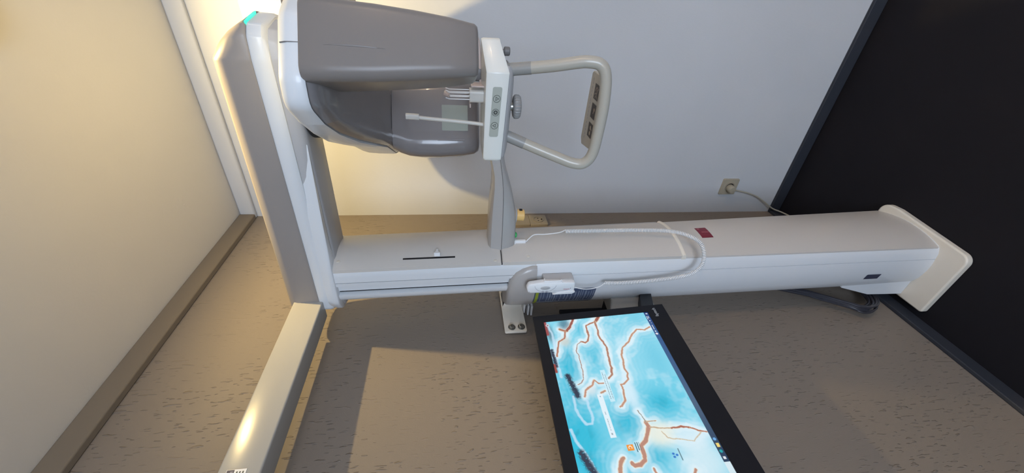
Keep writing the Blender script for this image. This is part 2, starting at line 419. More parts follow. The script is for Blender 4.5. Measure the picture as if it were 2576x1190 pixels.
# ---- overhead carriage
plan = [(-.703, -.115), (-.703, -.770), (-.698, -.812), (-.684, -.831), (-.62, -.842), (-.577, -.831), (-.560, -.795), (-.556, -.74), (-.556, -.115)]
plan = rpoly(plan, [.02, .05, .02, .012, .06, .03, .04, .05, .02], 5)
cx = sum(p[0] for p in plan)/len(plan)
def scalex(pl, d):
    return [(p[0]+(d if p[0] > -.63 else -d)*min(1, abs(p[0]+.63)/.03), p[1]-(d if p[1] < -.8 else 0)) for p in pl]
ov = bmesh.new()
def nose(y, k): return -k*.058*min(1.1, max(0, (-.735-y)/.095))**1.8
loft([[(x, y, z+nose(y, k)) for x, y in scalex(plan, d)] for z, d, k in ((1.994, .0, 0), (1.998, .002, 0), (2.050, .001, .8), (2.066, -.004, 1), (2.075, -.016, 1), (2.078, -.03, 1))], ov)
oh = obj('overhead_housing', ov, 'taupelight', RX, smooth=45)
lipm = loft([[(x, y, 1.962) for x, y in scalex(plan, -.006)], [(x, y, 1.968) for x, y in scalex(plan, -.0005)], [(x, y, 1.990) for x, y in scalex(plan, .0005)], [(x, y, 1.994) for x, y in scalex(plan, -.002)]])
obj('overhead_rim', lipm, 'white', oh, smooth=45)
tp = scalex(plan, -.010)
tray = loft([[(x, y, z) for x, y in scalex(plan, d)] for z, d in ((1.934, -.030), (1.936, -.022), (1.942, -.015), (1.952, -.011), (1.963, -.010))])
obj('overhead_tray', tray, 'lightgrey', oh, smooth=50)
# fairing round the column head
fr = [(-.684, -.60), (-.7025, -.43), (-.717, -.275), (-.718, -.16), (-.69, -.112), (-.565, -.112), (-.545, -.20), (-.553, -.275), (-.62, -.292), (-.690, -.300)]
fr = rpoly(fr, [0, .3, .3, .04, .045, .03, .02, .02, .05, .05], 5)
obj('column_fairing', puff(fr, [(1.937, .002), (1.940, -.001), (1.950, -.001), (1.966, .004)], lambda x, y, h: (x, y, h)), 'white', oh, smooth=50)
# green status light on the rounded nose
led = bmesh.new(); rr = []
for i in range(7):
    t = i/6; x, y = lerp(-.686, -.626, t), lerp(-.8312, -.8418, t)-.0004
    h = .0022*(1-abs(i-3)/3.2)+.0003; nx, ny = -.17, -.985
    rr.append([(x+nx*.001, y+ny*.001, 1.9945-h), (x+nx*.0018, y+ny*.0018, 1.9945+h), (x-nx*.006, y-ny*.006, 1.9945+h), (x-nx*.006, y-ny*.006, 1.9945-h)])
lo = obj('status_light', loft(rr, led), 'led', oh, smooth=60); lo['label'] = 'lit green status light'
# ---- arm running along the wall for skull pictures
M['armcream'] = mat('cream_arm_paint', (.40, .39, .365), .2, spec=.4)
ca = obj('side_arm', prism(rpoly([(-.157, 1.984), (-.157, 2.060), (-.095, 2.060), (-.095, 1.984)], .0045, 4), -.700, -2.05, 'x'), 'armcream', RX, smooth=50)
LB = frame((-1.139, -.1576, 2.0425), (-1, 0, -.02), (0, 0, -1), (0, -1, 0))
def rect(F, a0, b0, a1, b1, c0, c1, bm=None):
    bm = bm or bmesh.new()
    return loft([[F(a0, b0, c0), F(a1, b0, c0), F(a1, b1, c0), F(a0, b1, c0)], [F(a0, b0, c1), F(a1, b0, c1), F(a1, b1, c1), F(a0, b1, c1)]], bm)
lb = obj('arm_label', rect(LB, -.001, -.001, .040, .033, 0, .0004), 'bright', ca, smooth=0); lb['label'] = 'small white label with a blue field'
M['navy'] = mat('navy_print', (.03, .035, .09), .4)
obj('label_field', rect(LB, 0, 0, .038, .0125, .0004, .0007), 'navy', lb, smooth=0)
obj('label_field', rect(LB, .0025, .006, .034, .0108, .0007, .0009), 'paleink', lb, smooth=0)
for i, ln in enumerate((.030, .022, .027)):
    obj('label_line', rect(LB, .003, .0165+i*.0052, .003+ln, .0165+i*.0052+.0022, .0004, .0007), 'ink', lb, smooth=0)

# ---- rotating unit: axes follow the turned arm
AX = Vector((.8207, .5714, 0)); AL = Vector((.5714, -.8207, 0)); ORG = Vector((-1.5533, -.9539, 0))
def Y(d, l, z): return ORG+AX*d+AL*l+Vector((0, 0, z))
# swivel under the tray
sw = Y(.93, .315, 0)
obj('swivel_hub', lathe([(1.86, .085), (1.90, .088), (1.93, .088), (1.936, .08)], (sw.x, sw.y, 0), (0, 0, 1), 40), 'gap', RX)
# white shell of the turning arm, outline in (d,l)
yo = [(.615, .235), (.635, .198), (.70, .190), (.78, .193), (.90, .204), (1.02, .225), (1.12, .245), (1.24, .255), (1.33, .285), (1.36, .335), (1.33, .39), (1.22, .43), (1.05, .475), (.92, .50), (.83, .485), (.76, .43), (.70, .385), (.635, .365), (.615, .33)]
yo = rpoly(yo, .03, 3)
def zb(d): return interp(d, [(.60, 1.838), (.78, 1.834), (.90, 1.822), (1.08, 1.800), (1.40, 1.785)])
def zt(d): return interp(d, [(.60, 1.879), (.70, 1.880), (.95, 1.905), (1.15, 1.895), (1.40, 1.865)])
yc = (sum(p[0] for p in yo)/len(yo), sum(p[1] for p in yo)/len(yo))
def yring(ins, f, dz=0):
    out = []
    for d, l in yo:
        v = Vector((d-yc[0], l-yc[1])); k = max(.02, (v.length-ins)/v.length); dd, ll = yc[0]+v.x*k, yc[1]+v.y*k
        out.append(Y(dd, ll, lerp(zb(dd), zt(dd), f)+dz))
    return out
ya = obj('rotating_arm', loft([yring(.012, 0, .004), yring(.004, 0, .001), yring(0, 0, .006), yring(.001, .55), yring(.006, .86), yring(.018, 1, 0), yring(.06, 1, .006), yring(.2, 1, .008)]), 'white', RX, smooth=50)
sm_ = bmesh.new(); loft([[Y(d, .2865-q, z) for q in (-.0005, .0005)]+[Y(d+.006, .2865-q, z) for q in (.0005, -.0005)] for d, z in ((.6146, 1.843), (.6145, 1.855), (.6150, 1.864), (.6180, 1.872))], sm_)
obj('shell_seam', sm_, 'knobdark', ya, smooth=0)
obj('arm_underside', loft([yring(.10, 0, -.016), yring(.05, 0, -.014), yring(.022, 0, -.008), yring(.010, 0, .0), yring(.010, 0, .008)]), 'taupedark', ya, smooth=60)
# tall two-tone drive block of the turning arm, beside the overhead
blk = rpoly([(.90, .535), (1.00, .40), (1.10, .295), (1.30, .318), (1.31, .50), (1.24, .590), (.96, .600)], [.03, .05, .02, .03, .06, .06, .05], 5)
bcv = lambda d, l, h: tuple(Y(d, l, h))
obj('drive_block', puff(blk, [(1.86, .0), (1.92, .0), (1.985, .0)], bcv), 'taupe', ya, smooth=40)
obj('drive_dome', puff(blk, [(1.985, -.001), (2.035, .001), (2.064, .010), (2.078, .026), (2.084, .06)], bcv), 'white', ya, smooth=60)
# near head (image sensor)
def head_ring(z, d0, d1, l0, l1, rf, rb, seg=7):
    """d0 front (towards the room), d1 back"""
    return [Y(d, l, z) for d, l in rpoly([(d0, l0), (d1, l0), (d1, l1), (d0, l1)], [rf, rb, rb, rf], seg)]
def table(z, rows):
    for (z0, *a), (z1, *b) in zip(rows, rows[1:]):
        if z <= z1 or (z1, *b) == rows[-1]:
            t = (z-z0)/(z1-z0); return [lerp(x, y, t) for x, y in zip(a, b)]
NH = [(1.584, .630, .718, .262, .326, .284, .327, .010, .012), (1.5855, .624, .722, .2545, .333, .279, .333, .012, .012), (1.590, .621, .724, .2505, .336, .276, .336, .013, .014), (1.63, .616, .728, .245, .343, .270, .342, .016, .014), (1.68, .611, .732, .238, .348, .266, .348, .018, .014), (1.74, .607, .735, .232, .352, .262, .353, .018, .014), (1.80, .604, .738, .229, .354, .259, .356, .018, .014), (1.838, .604, .740, .228, .355, .258, .357, .018, .014), (1.8425, .606, .738, .230, .353, .260, .355, .018, .014)]
def wedge_ring(z, d0, d1, f0, f1, b0, b1, rf, rb, seg=7):
    return [Y(d, l, z) for d, l in rpoly([(d0, f0), (d1, b0), (d1, b1), (d0, f1)], [rf, rb, rb, rf], seg)]
sh = obj('sensor_head', loft([wedge_ring(*a) for a in NH]), 'taupe', RX, smooth=50)
# shallow crease on its outer face
cr = []
for k in range(13):
    t = k/12; z = lerp(1.808, 1.722, t); w = .0026*math.sin(math.pi*t)+.0002; row = table(z, NH)
    F = row[0]; lc_ = .279
    cr.append([Y(F-.0002-.0012*math.sin(math.pi*t), lc_+w*.5, z), Y(F+.0008, lc_+2.6*w, z), Y(F+.002, lc_, z), Y(F+.0008, lc_-.3*w, z)])
obj('face_crease', loft(cr), 'taupe', sh, smooth=80)
# side boss behind the near head
obj('head_shoulder', puff(rpoly([(.72, .30), (.97, .36), (.97, .44), (.90, .470), (.80, .435), (.74, .38)], .03, 4), [(1.806, .05), (1.812, .02), (1.826, .004), (1.85, 0), (1.872, 0)], lambda d, l, h: tuple(Y(d, l, h))), 'taupe', sh, smooth=60)
# far head (x-ray tube)
FH = [(1.551, 1.130, 1.32, .250, .420, .02, .03), (1.554, 1.118, 1.335, .240, .430, .03, .04), (1.566, 1.108, 1.345, .231, .438, .035, .045), (1.60, 1.102, 1.35, .2245, .440, .04, .045), (1.66, 1.100, 1.35, .2195, .440, .04, .045), (1.715, 1.100, 1.35, .2195, .438, .04, .045), (1.745, 1.101, 1.35, .2225, .436, .04, .045), (1.768, 1.102, 1.349, .230, .434, .04, .045), (1.780, 1.103, 1.347, .236, .432, .04, .045), (1.786, 1.104, 1.345, .2395, .431, .035, .045), (1.788, 1.108, 1.34, .244, .428, .03, .04)]
th = obj('tube_head', loft([wedge_ring(z, a, b, c, d, c+.046, d, rf, rb) for z, a, b, c, d, rf, rb in FH]), 'taupedark', RX, smooth=50)
def plate(F, w, h, t, r, m, name, parent, seg=4):
    pts = rpoly([(-w/2, -h/2), (w/2, -h/2), (w/2, h/2), (-w/2, h/2)], r, seg)
    return obj(name, loft([[F(a, b, 0) for a, b in pts], [F(a, b, t) for a, b in pts]]), m, parent, smooth=30)
FT = frame(Y(1.1020, .326, 1.619), AL, (0, 0, 1), -AX)
wp = plate(FT, .070, .070, .0022, .002, 'window', 'beam_window', th); wp['label'] = 'pale grey-green square window'
FG = frame(Y(1.1016, .266, 1.630), AL, (0, 0, 1), -AX)
plate(FG, .005, .074, .003, .002, 'taupedark', 'face_ridge', th)
# dark plate painted as the shade in the gap between arm and tube head
obj('neck_gap_shade', loft([wedge_ring(z, 1.110, 1.325, .256, .42, .305, .42, .03, .04) for z in (1.786, 1.803)]), 'gap', th)

# ---- chin rest on its cranked arm
def arm_ring(y, z0, z1, xl, xr, zr):
    a = [(xl, zr+.0012), (xl+.003, zr), (xl, zr-.0012), (xl+.004, lerp(zr, z0, .45)), (xl+.012, lerp(zr, z0, .85)), (xl+.020, z0), (xr-.02, z0), (xr-.008, z0+.01), (xr, zr), (xr-.008, z1-.008), (xr-.02, z1), (xl+.018, z1), (xl+.006, lerp(zr, z1, .82))]
    return [(x, y, z) for x, z in a]
ar = [(-.262, 1.456, 1.532, -.660, -.570, 1.4965), (-.275, 1.455, 1.532, -.660, -.570, 1.4965), (-.36, 1.458, 1.532, -.660, -.570, 1.497), (-.40, 1.461, 1.531, -.660, -.570, 1.498), (-.44, 1.470, 1.529, -.660, -.572, 1.499), (-.475, 1.4785, 1.527, -.660, -.575, 1.501), (-.51, 1.489, 1.528, -.660, -.578, 1.505), (-.54, 1.498, 1.534, -.660, -.58, 1.510), (-.565, 1.503, 1.540, -.659, -.585, 1.514)]
ca2 = obj('chin_rest_arm', loft([arm_ring(*a) for a in ar]), 'collar', RX, smooth=40)
# key switch, knob and cable clip under the arm
kx = -.612
obj('switch_collar', lathe([(0, .027), (.009, .026), (.012, .0235)], (kx, -.372, 1.467), (0, .08, -1), 32), 'collar', ca2)
ko = obj('key_switch', lathe([(0, .016), (.021, .016), (.0225, .0145), (.0225, .0)], (kx, -.372, 1.4545), (0, .05, -1), 28), 'orange', ca2); ko['label'] = 'orange push switch'
obj('switch_notch', Box((kx-.003, -.3895, 1.438), (kx+.004, -.380, 1.446)), 'slot', ko, smooth=0)
obj('indicator_lens', lathe([(0, .008), (.003, .008), (.0055, .004), (.0055, 0)], (-.632, -.318, 1.4560), (0, 0, -1), 20), 'green', ca2)
cb = bmesh.new(); box(cb, (-.639, -.302, 1.424), (-.631, -.290, 1.4535)); box(cb, (-.642, -.304, 1.4535), (-.618, -.280, 1.457))
obj('cable_clip', cb, 'bright', ca2, bevel=.001, bseg=2)
# tray: upper and lower shells with a seam
def tray_plan(ins):
    pts = [(-.660+ins, -.552-ins), (-.660+ins, -.757+ins*.3), (-.612+ins*.4, -.815+ins), (-.590-ins*.4, -.815+ins), (-.556-ins, -.757), (-.556-ins, -.552-ins)]
    return rpoly(pts, [.010, .006, .010, .010, .008, .010], 4)
LE = .045
def tring(ins, z, lean=LE, rise=.021):
    return [(x, y, z+lean*(y+.66)+rise*min(1, max(0, (-.757-y)/.055))) for x, y in tray_plan(ins)]
M['tray'] = mat('warm_white_plastic', (.80, .80, .75), .3, coat=.2)
ct = obj('chin_rest_tray', loft([tring(.001, 1.5075), tring(0, 1.5095), tring(.0005, 1.549, .01, .010), tring(.003, 1.5535, .01, .010), tring(.012, 1.555, .01, .010)]), 'tray', RX, smooth=35)
def uring(ins, z):
    pts = [(-.660+ins, -.552-ins), (-.660+ins, -.752+ins), (-.643+ins*.6, -.772+ins), (-.577-ins*.6, -.772+ins), (-.556-ins, -.752+ins), (-.556-ins, -.552-ins)]
    return [(x, y, z+LE*(y+.66)) for x, y in rpoly(pts, .009, 4)]
obj('tray_underside', loft([uring(.034, 1.491), uring(.026, 1.4925), uring(.014, 1.4965), uring(.006, 1.5015), uring(.003, 1.5065), uring(.005, 1.5065), uring(.005, 1.512)]), 'lightgrey', ct, smooth=45)
# keypad on the -x face
FK = frame((-.6605, -.672, 1.5300), (0, -1, -.045), (0, 0, 1), (-1, 0, 0))
kp_ = plate(FK, .112, .0205, .0009, .004, 'btnpanel', 'keypad', ct); kp_['label'] = 'grey-green strip with three round keys'
def ring_mark(F, a, b, r0, r1, c0, c1, seg=28, bm=None):
    bm = bm or bmesh.new()
    R = [[F(a+r*math.cos(2*math.pi*k/seg), b+r*math.sin(2*math.pi*k/seg), c) for k in range(seg)] for r, c in ((r0, c0), (r0, c1), (r1, c1), (r1, c0))]
    vs = [[bm.verts.new(p) for p in r] for r in R]
    for i in range(4):
        for k in range(seg): bm.faces.new((vs[i][k], vs[i][(k+1) % seg], vs[(i+1) % 4][(k+1) % seg], vs[(i+1) % 4][k]))
    return bm
def poly_line(F, pts, w, c0, c1, bm, closed=True):
    n = len(pts)
    for i in range(n if closed else n-1):
        p, q = Vector(pts[i]), Vector(pts[(i+1) % n]); d = (q-p).normalized(); nn = Vector((-d.y, d.x))*w/2; p = p-d*w/2; q = q+d*w/2
        loft([[F(*(p+nn), c0), F(*(q+nn), c0), F(*(q-nn), c0), F(*(p-nn), c0)], [F(*(p+nn), c1), F(*(q+nn), c1), F(*(q-nn), c1), F(*(p-nn), c1)]], bm)
for i, kind in ((0, 'down'), (1, 'gear'), (2, 'up')):
    a = .0310-.0302*i
    key = ring_mark(FK, a, 0, .0072, .0082, .0009, .0013)
    if kind == 'gear':
        ring_mark(FK, a, 0, .0016, .0042, .0009, .0013, 24, key)
        for k in range(8):
            q = 2*math.pi*k/8; u_ = Vector((math.cos(q), math.sin(q))); n_ = Vector((-u_.y, u_.x))*.0012
            p0, p1 = u_*.004, u_*.0055; A_ = Vector((a, 0))
            loft([[FK(*(A_+p0+n_), c), FK(*(A_+p1+n_*.8), c), FK(*(A_+p1-n_*.8), c), FK(*(A_+p0-n_), c)] for c in (.0009, .0013)], key)
    else:
        s = -1 if kind == 'down' else 1
        poly_line(FK, [(a-.0036, -s*.0022), (a+.0036, -s*.0022), (a, s*.0042)], .0010, .0009, .0013, key)
    obj('key_mark', key, 'ink', kp_, smooth=0)
# knobs below the tray
kn = bmesh.new(); rings = []
for h, r, g in ((0, .012, 0), (.001, .0225, 0), (.004, .0262, .0006), (.007, .0268, .0009), (.014, .0262, .0009), (.0175, .0235, .0005), (.019, .018, 0), (.019, .0001, 0)):
    rings.append([Vector((-.618, -.674, 1.4860))+Vector(((r+g*math.cos(24*2*math.pi*k/144))*math.cos(2*math.pi*k/144), (r+g*math.cos(24*2*math.pi*k/144))*math.sin(2*math.pi*k/144), -h)) for k in range(144)])
obj('height_knob', loft(rings, kn), 'knobgrey', ct, smooth=50)
obj('knob_stem', lathe([(0, .009), (.012, .009)], (-.618, -.674, 1.4920), (0, 0, -1), 20), 'steel', ct)
obj('front_knob', lathe([(0, .0045), (.003, .0045), (.003, .008), (.0045, .0095), (.014, .0092), (.0158, .0075), (.0158, 0)], (-.612, -.792, 1.5150), (0, 0, -1), 24), 'knobdark', ct)
# hand grip loop
gp = [(-.6250, -.7568, 1.504), (-.6391, -.7666, 1.446), (-.6515, -.7755, 1.401), (-.6626, -.785, 1.361), (-.6692, -.789, 1.3371), (-.6752, -.7855, 1.3110), (-.6790, -.763, 1.2960), (-.6820, -.7061, 1.2895), (-.682, -.6418, 1.2895), (-.6808, -.585, 1.2935), (-.6768, -.5590, 1.3095), (-.6698, -.5560, 1.335), (-.6589, -.5667, 1.3746), (-.6427, -.5849, 1.4332), (-.6245, -.6085, 1.504)]
gpath = catmull(gp, 6)
M['grip'] = mat('cream_grip_plastic', (.45, .42, .36), .28, coat=.15)
gl = obj('hand_grip', tube(gpath, .0130, 20), 'grip', RX, smooth=70); gl['label'] = 'cream loop-shaped hand grip'
for a_, b_ in ((gp[0], (-.6372, -.7652, 1.453)), ((-.6245, -.6085, 1.504), (-.6370, -.5915, 1.454))):
    obj('grip_socket', tube([Vector(a_).lerp(Vector(b_), t) for t in (0, .5, 1)], .0136, 20), 'greytube', gl)
pp = rpoly([(-.668, -.758), (-.676, -.592), (-.649, -.586), (-.597, -.578), (-.586, -.592), (-.592, -.752), (-.60, -.758)], [0, 0, .005, .004, .006, .006, .006], 3)
gpn = obj('grip_panel', prism(pp, 1.281, 1.2970), 'grip', gl, bevel=.002)
def picture_plate(name, F, w, h, nx, ny, fn, m, parent):
    """flat plate whose own picture sits in a colour attribute"""
    xs = np.linspace(0, w, nx); ys = np.linspace(0, h, ny); XX, YY = np.meshgrid(xs, ys)
    col = fn(XX, YY)
    o_ = np.array(F(0, 0, 0)); ex = np.array(F(1, 0, 0))-o_; ey = np.array(F(0, 1, 0))-o_
    P = o_+XX[..., None]*ex+YY[..., None]*ey
    if parent is not None: P = P-np.array(wloc(parent))
    me = bpy.data.meshes.new(name); nv = nx*ny
    idx = np.arange(nv).reshape(ny, nx)
    q = np.stack([idx[:-1, :-1], idx[:-1, 1:], idx[1:, 1:], idx[1:, :-1]], -1).reshape(-1, 4)
    me.vertices.add(nv); me.vertices.foreach_set('co', P.reshape(-1).astype(np.float32))
    me.loops.add(q.size); me.loops.foreach_set('vertex_index', q.reshape(-1).astype(np.int32))
    me.polygons.add(len(q)); me.polygons.foreach_set('loop_start', np.arange(0, q.size, 4, dtype=np.int32))
    try: me.polygons.foreach_set('loop_total', np.full(len(q), 4, dtype=np.int32))
    except Exception: pass
    me.update(calc_edges=True); me.validate()
    at = me.color_attributes.new('picture', 'FLOAT_COLOR', 'POINT')
    at.data.foreach_set('color', np.concatenate([col.reshape(-1, 3), np.ones((nv, 1))], 1).astype(np.float32).reshape(-1))
    return link(name, me, m, parent)
def srgb(c): return np.array(lin(c))
def mixc(base, c, a): return base*(1-a[..., None])+np.array(c)*a[..., None]
def seg_dist(X, Yy, pts):
    d = np.full(X.shape, 1e9)
    for (x0, y0), (x1, y1) in zip(pts, pts[1:]):
        vx, vy = x1-x0, y1-y0; L = max(vx*vx+vy*vy, 1e-12); t = np.clip(((X-x0)*vx+(Yy-y0)*vy)/L, 0, 1)
        d = np.minimum(d, np.hypot(X-x0-t*vx, Yy-y0-t*vy))
    return d
def sstep(a, b, x): t = np.clip((x-a)/(b-a), 0, 1); return t*t*(3-2*t)
def pic(kind):
    def fn(X, Yy):
        x = X/X.max(); y = Yy/Yy.max(); c = np.zeros(X.shape+(3,))+srgb((58, 50, 44))
        if kind == 0:
            for P in ([(.30, .15), (.42, .40), (.30, .62), (.12, .80)], [(.55, .20), (.75, .35), (.80, .60), (.60, .72), (.42, .62), (.40, .40)], [(.1, .3), (.25, .45), (.15, .6)], [(.62, .72), (.80, .92)]):
                c = mixc(c, srgb((140, 128, 112)), 1-sstep(.02, .05, seg_dist(x, y, P)))
            c = mixc(c, srgb((92, 74, 66)), 1-sstep(.12, .16, np.hypot(x-.6, y-.46)))
        elif kind == 1:
            c = mixc(c, srgb((165, 140, 118)), 1-sstep(.10, .14, np.hypot((x-.62), (y-.66)*.8)))
            c = mixc(c, srgb((150, 132, 114)), 1-sstep(.03, .06, seg_dist(x, y, [(.58, .62), (.42, .58), (.36, .5)])))
        else:
            for q in (.30, .68): c = mixc(c, srgb((176, 160, 138)), 1-sstep(.12, .17, np.hypot((x-q), (y-.52))))
            c = mixc(c, srgb((160, 144, 126)), 1-sstep(.05, .09, seg_dist(x, y, [(.68, .52), (.58, .80)])))
        return c
    return fn
for i, yc_ in enumerate((-.720, -.6765, -.631)):
    FP = frame((-.6285-.0008*i, yc_+.017, 1.2974), (0, -1, 0), (-1, 0, 0), (0, 0, 1))
    # frame: first axis runs along -y, second towards the room
    o_ = picture_plate('picture_key', FP, .034, .030, 40, 36, pic(i), 'print', gpn)
gt = bmesh.new()
for k in range(16):
    y0 = -.745+k*.0093
    box(gt, (-.6115-.0006*k/16, y0, 1.2968), (-.6095-.0006*k/16, y0+random.choice((.005, .0065, .0075)), 1.2973))
obj('panel_lettering', gt, 'paleink', gpn, smooth=0)

# ---- small holders on the tray
obj('chin_post', loft([[(x, y, z) for x, y in rpoly([(-.640, -.686), (-.640, -.713), (-.607, -.713), (-.607, -.686)], .006, 4)] for z in (1.550, 1.587)]), 'frost', ct, smooth=50)
obj('post_flange', Box((-.642, -.684, 1.5845), (-.606, -.676, 1.587)), 'pinkplastic', ct, smooth=0)
bt = bmesh.new()
for x in (-.634, -.614):
    for y in (-.692, -.700, -.708): tube([(x, y, 1.585), (x, y, 1.632), (x+.002, y-.002, 1.640)], .0012, 8, bt)
obj('bite_rods', bt, 'bright', ct)
obj('bite_tip', tube([(-.636, -.700, 1.632), (-.630, -.701, 1.641), (-.612, -.701, 1.640)], .0042, 10), 'pinkplastic', ct)
obj('guide_strip', Box((-.640, -.7235, 1.552), (-.606, -.720, 1.584)), 'pinkplastic', ct, bevel=.001)
fr_ = bmesh.new()
tube(catmull([(-.600, -.722, 1.560), (-.598, -.79, 1.566), (-.598, -.815, 1.572), (-.598, -.822, 1.585), (-.598, -.815, 1.592), (-.598, -.78, 1.593)], 6), .0042, 10, fr_)
obj('support_frame', fr_, 'pinkplastic', ct)
obj('tray_pad', loft([[(x, y, z) for x, y in rpoly([(-.605, -.722), (-.605, -.757), (-.575, -.757), (-.575, -.722)], .012, 4)] for z in (1.553, 1.579)]), 'knobdark', ct, smooth=50)
sp = catmull([(-.640, -.636, 1.548), (-.641, -.640, 1.575), (-.642, -.645, 1.63), (-.643, -.650, 1.69), (-.644, -.653, 1.708)], 5)
tr = obj('head_support', tube(sp, [.0042]*len(sp), 12), 'frost', ct)
obj('support_pad', loft([[(x_, y_, z) for x_, y_ in rpoly([(-.650, -.6475-s), (-.650, -.6595-s), (-.638, -.6595-s), (-.638, -.6475-s)], .003, 3)] for z, s in ((1.700, -.001), (1.712, .000), (1.729, .0005))]), 'frost', tr, smooth=50)

# ---- holder for the hand switch
HF = frame((-.7325, -.222, 1.363), (0, 0, -1), (0, 1, 0), (-1, 0, 0))   # a: down, b: towards the wall, c: out from the column
def hbox(a0, b0, a1, b1, c0, c1): return rect(HF, a0, b0, a1, b1, c0, c1)
hb = bmesh.new(); rect(HF, -.02, -.016, .066, .018, -.024, .004, hb)
obj('switch_holder', hb, 'lightgrey', RX, bevel=.003)

# ------------------------------------------------------------------ hand switch with its coiled cord
HS = thing('exposure_hand_switch', 'white hand switch with coiled cord clipped to the column side', 'hand switch', (-.745, -.222, 1.363))
out = rpoly([(-.066, -.013), (-.070, .000), (-.066, .017), (.020, .020), (.062, .019), (.067, .008), (.066, -.015), (.02, -.018), (-.03, -.019)], [.008, .01, .008, .02, .006, .006, .005, .02, .02], 4)
hb = obj('switch_body', puff(out, [(.0046, .002), (.007, 0), (.016, 0), (.0195, .0015), (.0205, .004)], lambda a, b, h: tuple(HF(a, b, h))), 'bright', HS, smooth=45)
ov_ = [(-.018+.0135*math.cos(2*math.pi*k/28), .000+.0058*math.sin(2*math.pi*k/28)) for k in range(28)]
bt_ = obj('trigger_button', puff(ov_, [(.0195, -.0004), (.0212, 0), (.0222, .002)], lambda a, b, h: tuple(HF(a, b, h))), 'lightgrey', hb); bt_['label'] = 'oval grey trigger button'
br = [(-.018+.030*math.cos(math.radians(q)), -.010+.0235*math.sin(math.radians(q))) for q in range(5, 176, 10)]
bm = bmesh.new(); poly_line(HF, br, .0006, .0203, .0209, bm, False); poly_line(HF, [(.006, .0125), (.03, .0125), (.046, .010)], .0005, .0203, .0209, bm, False)
obj('body_groove', bm, 'paleink', hb, smooth=0)
for a in (-.0235, -.012): obj('print_ring', ring_mark(HF, a, .0135, .0024, .0031, .0203, .0209, 16), 'paleink', hb, smooth=0)
bm = bmesh.new(); poly_line(HF, [(-.025, .0125), (-.022, .0145)], .0006, .0203, .0209, bm, False); obj('print_stroke', bm, 'paleink', hb, smooth=0)
bm = bmesh.new(); poly_line(HF, [(-.0145, .0115), (-.0145, .0158)], .001, .0203, .0209, bm, False); obj('print_stroke', bm, 'paleink', hb, smooth=0)
obj('print_dot', ring_mark(HF, -.0615, .0125, 0.0001, .0011, .0203, .0209, 12), 'paleink', hb, smooth=0)
obj('print_dot', ring_mark(HF, .054, .004, 0.0001, .0014, .0203, .0209, 12), 'paleink', hb, smooth=0)
obj('maker_print', rect(HF, .034, .0062, .052, .0076, .0203, .0209), 'pinkmark', hb, smooth=0)
# flared clip pieces
obj('side_clip', loft([[HF(a, b, c) for a, b in ((.004, .0235), (.024, .0165), (.066, .0135), (.069, .017), (.060, .0230))] for c in (.0055, .0235)]), 'bright', HS, bevel=.001, bseg=2)
obj('top_clip', tube(catmull([HF(-.020, -.0205, .0065), HF(-.021, -.0205, .012), HF(-.017, -.0205, .016), HF(.020, -.0205, .016), HF(.026, -.0205, .012), HF(.030, -.0190, .020)], 5), .0022, 10), 'bright', HS)
# straight lead, coil and tail
cen = catmull([(-.618, -.318, 1.306), (-.618, -.318, 1.209), (-.619, -.318, 1.084), (-.630, -.320, .984), (-.662, -.322, .936), (-.702, -.318, .920), (-.735, -.285, .922), (-.744, -.255, .943), (-.742, -.234, .990), (-.739, -.221, 1.082), (-.737, -.216, 1.154), (-.735, -.216, 1.204)], 60)
L = [0.0]
for a, b in zip(cen, cen[1:]): L.append(L[-1]+(b-a).length)
pitch = .0046; turns = L[-1]/pitch; coil = []; nrm = Vector((1, 0, 0)); steps = int(turns*9); j = 0
for s in range(steps+1):
    d = L[-1]*s/steps
    while j < len(L)-2 and L[j+1] < d: j += 1
    f = (d-L[j])/max(L[j+1]-L[j], 1e-9); p = cen[j].lerp(cen[j+1], f); t = (cen[j+1]-cen[j]).normalized()
    nrm = (nrm-t*nrm.dot(t)).normalized(); bn = t.cross(nrm); a = 2*math.pi*d/pitch
    coil.append(p+(nrm*math.cos(a)+bn*math.sin(a))*.0046)
cc = bmesh.new(); tube(coil, .00165, 6, cc)
tube(catmull([(-.635, -.296, 1.4225), (-.632, -.302, 1.416), (-.623, -.311, 1.398), (-.623, -.312, 1.366), (-.620, -.315, 1.325), tuple(coil[0])], 8), .0016, 8, cc)
tube(catmull([tuple(coil[-1]), (-.738, -.207, 1.216), (-.742, -.203, 1.240), (-.746, -.207, 1.270), tuple(HF(.066, .008, .012))], 8), .0014, 8, cc)
cd = obj('coiled_cord', cc, 'coil', HS, smooth=60)

# ------------------------------------------------------------------ monitor on its wall arm
h_ = Vector((-0.9987, -0.0408, 0.0316)).normalized(); v_ = Vector((0.0274, 0.1006, 0.9946)); v_ = (v_-h_*v_.dot(h_)).normalized()
n_ = h_.cross(v_); n_ = n_ if n_.y < 0 else -n_
MF = frame((-.8089, -.1709, 1.4212), h_, -v_, n_)     # a: towards the room's left along the wall, b: down, c: out towards the room
MO = thing('desktop_monitor', 'black framed wide monitor showing turquoise marbled picture beside the column', 'monitor', tuple(MF(.276, .36, -.03)))
W_, H_ = .553, .359
def mrect(a0, b0, a1, b1, c0, c1, r=0):
    pts = [(a0, b0), (a1, b0), (a1, b1), (a0, b1)]
    if r: pts = rpoly(pts, r, 3)
    return loft([[MF(a, b, c0) for a, b in pts], [MF(a, b, c1) for a, b in pts]])
bz = bmesh.new()
for a0, b0, a1, b1 in ((0, 0, W_, .026), (0, .309, W_, H_), (0, .026, .0235, .309), (W_-.0255, .026, W_, .309)):
    loft([[MF(a, b, c) for a, b in ((a0, b0), (a1, b0), (a1, b1), (a0, b1))] for c in (-.012, 0)], bz)
bezel = obj('bezel', bz, 'black', MO, smooth=0)
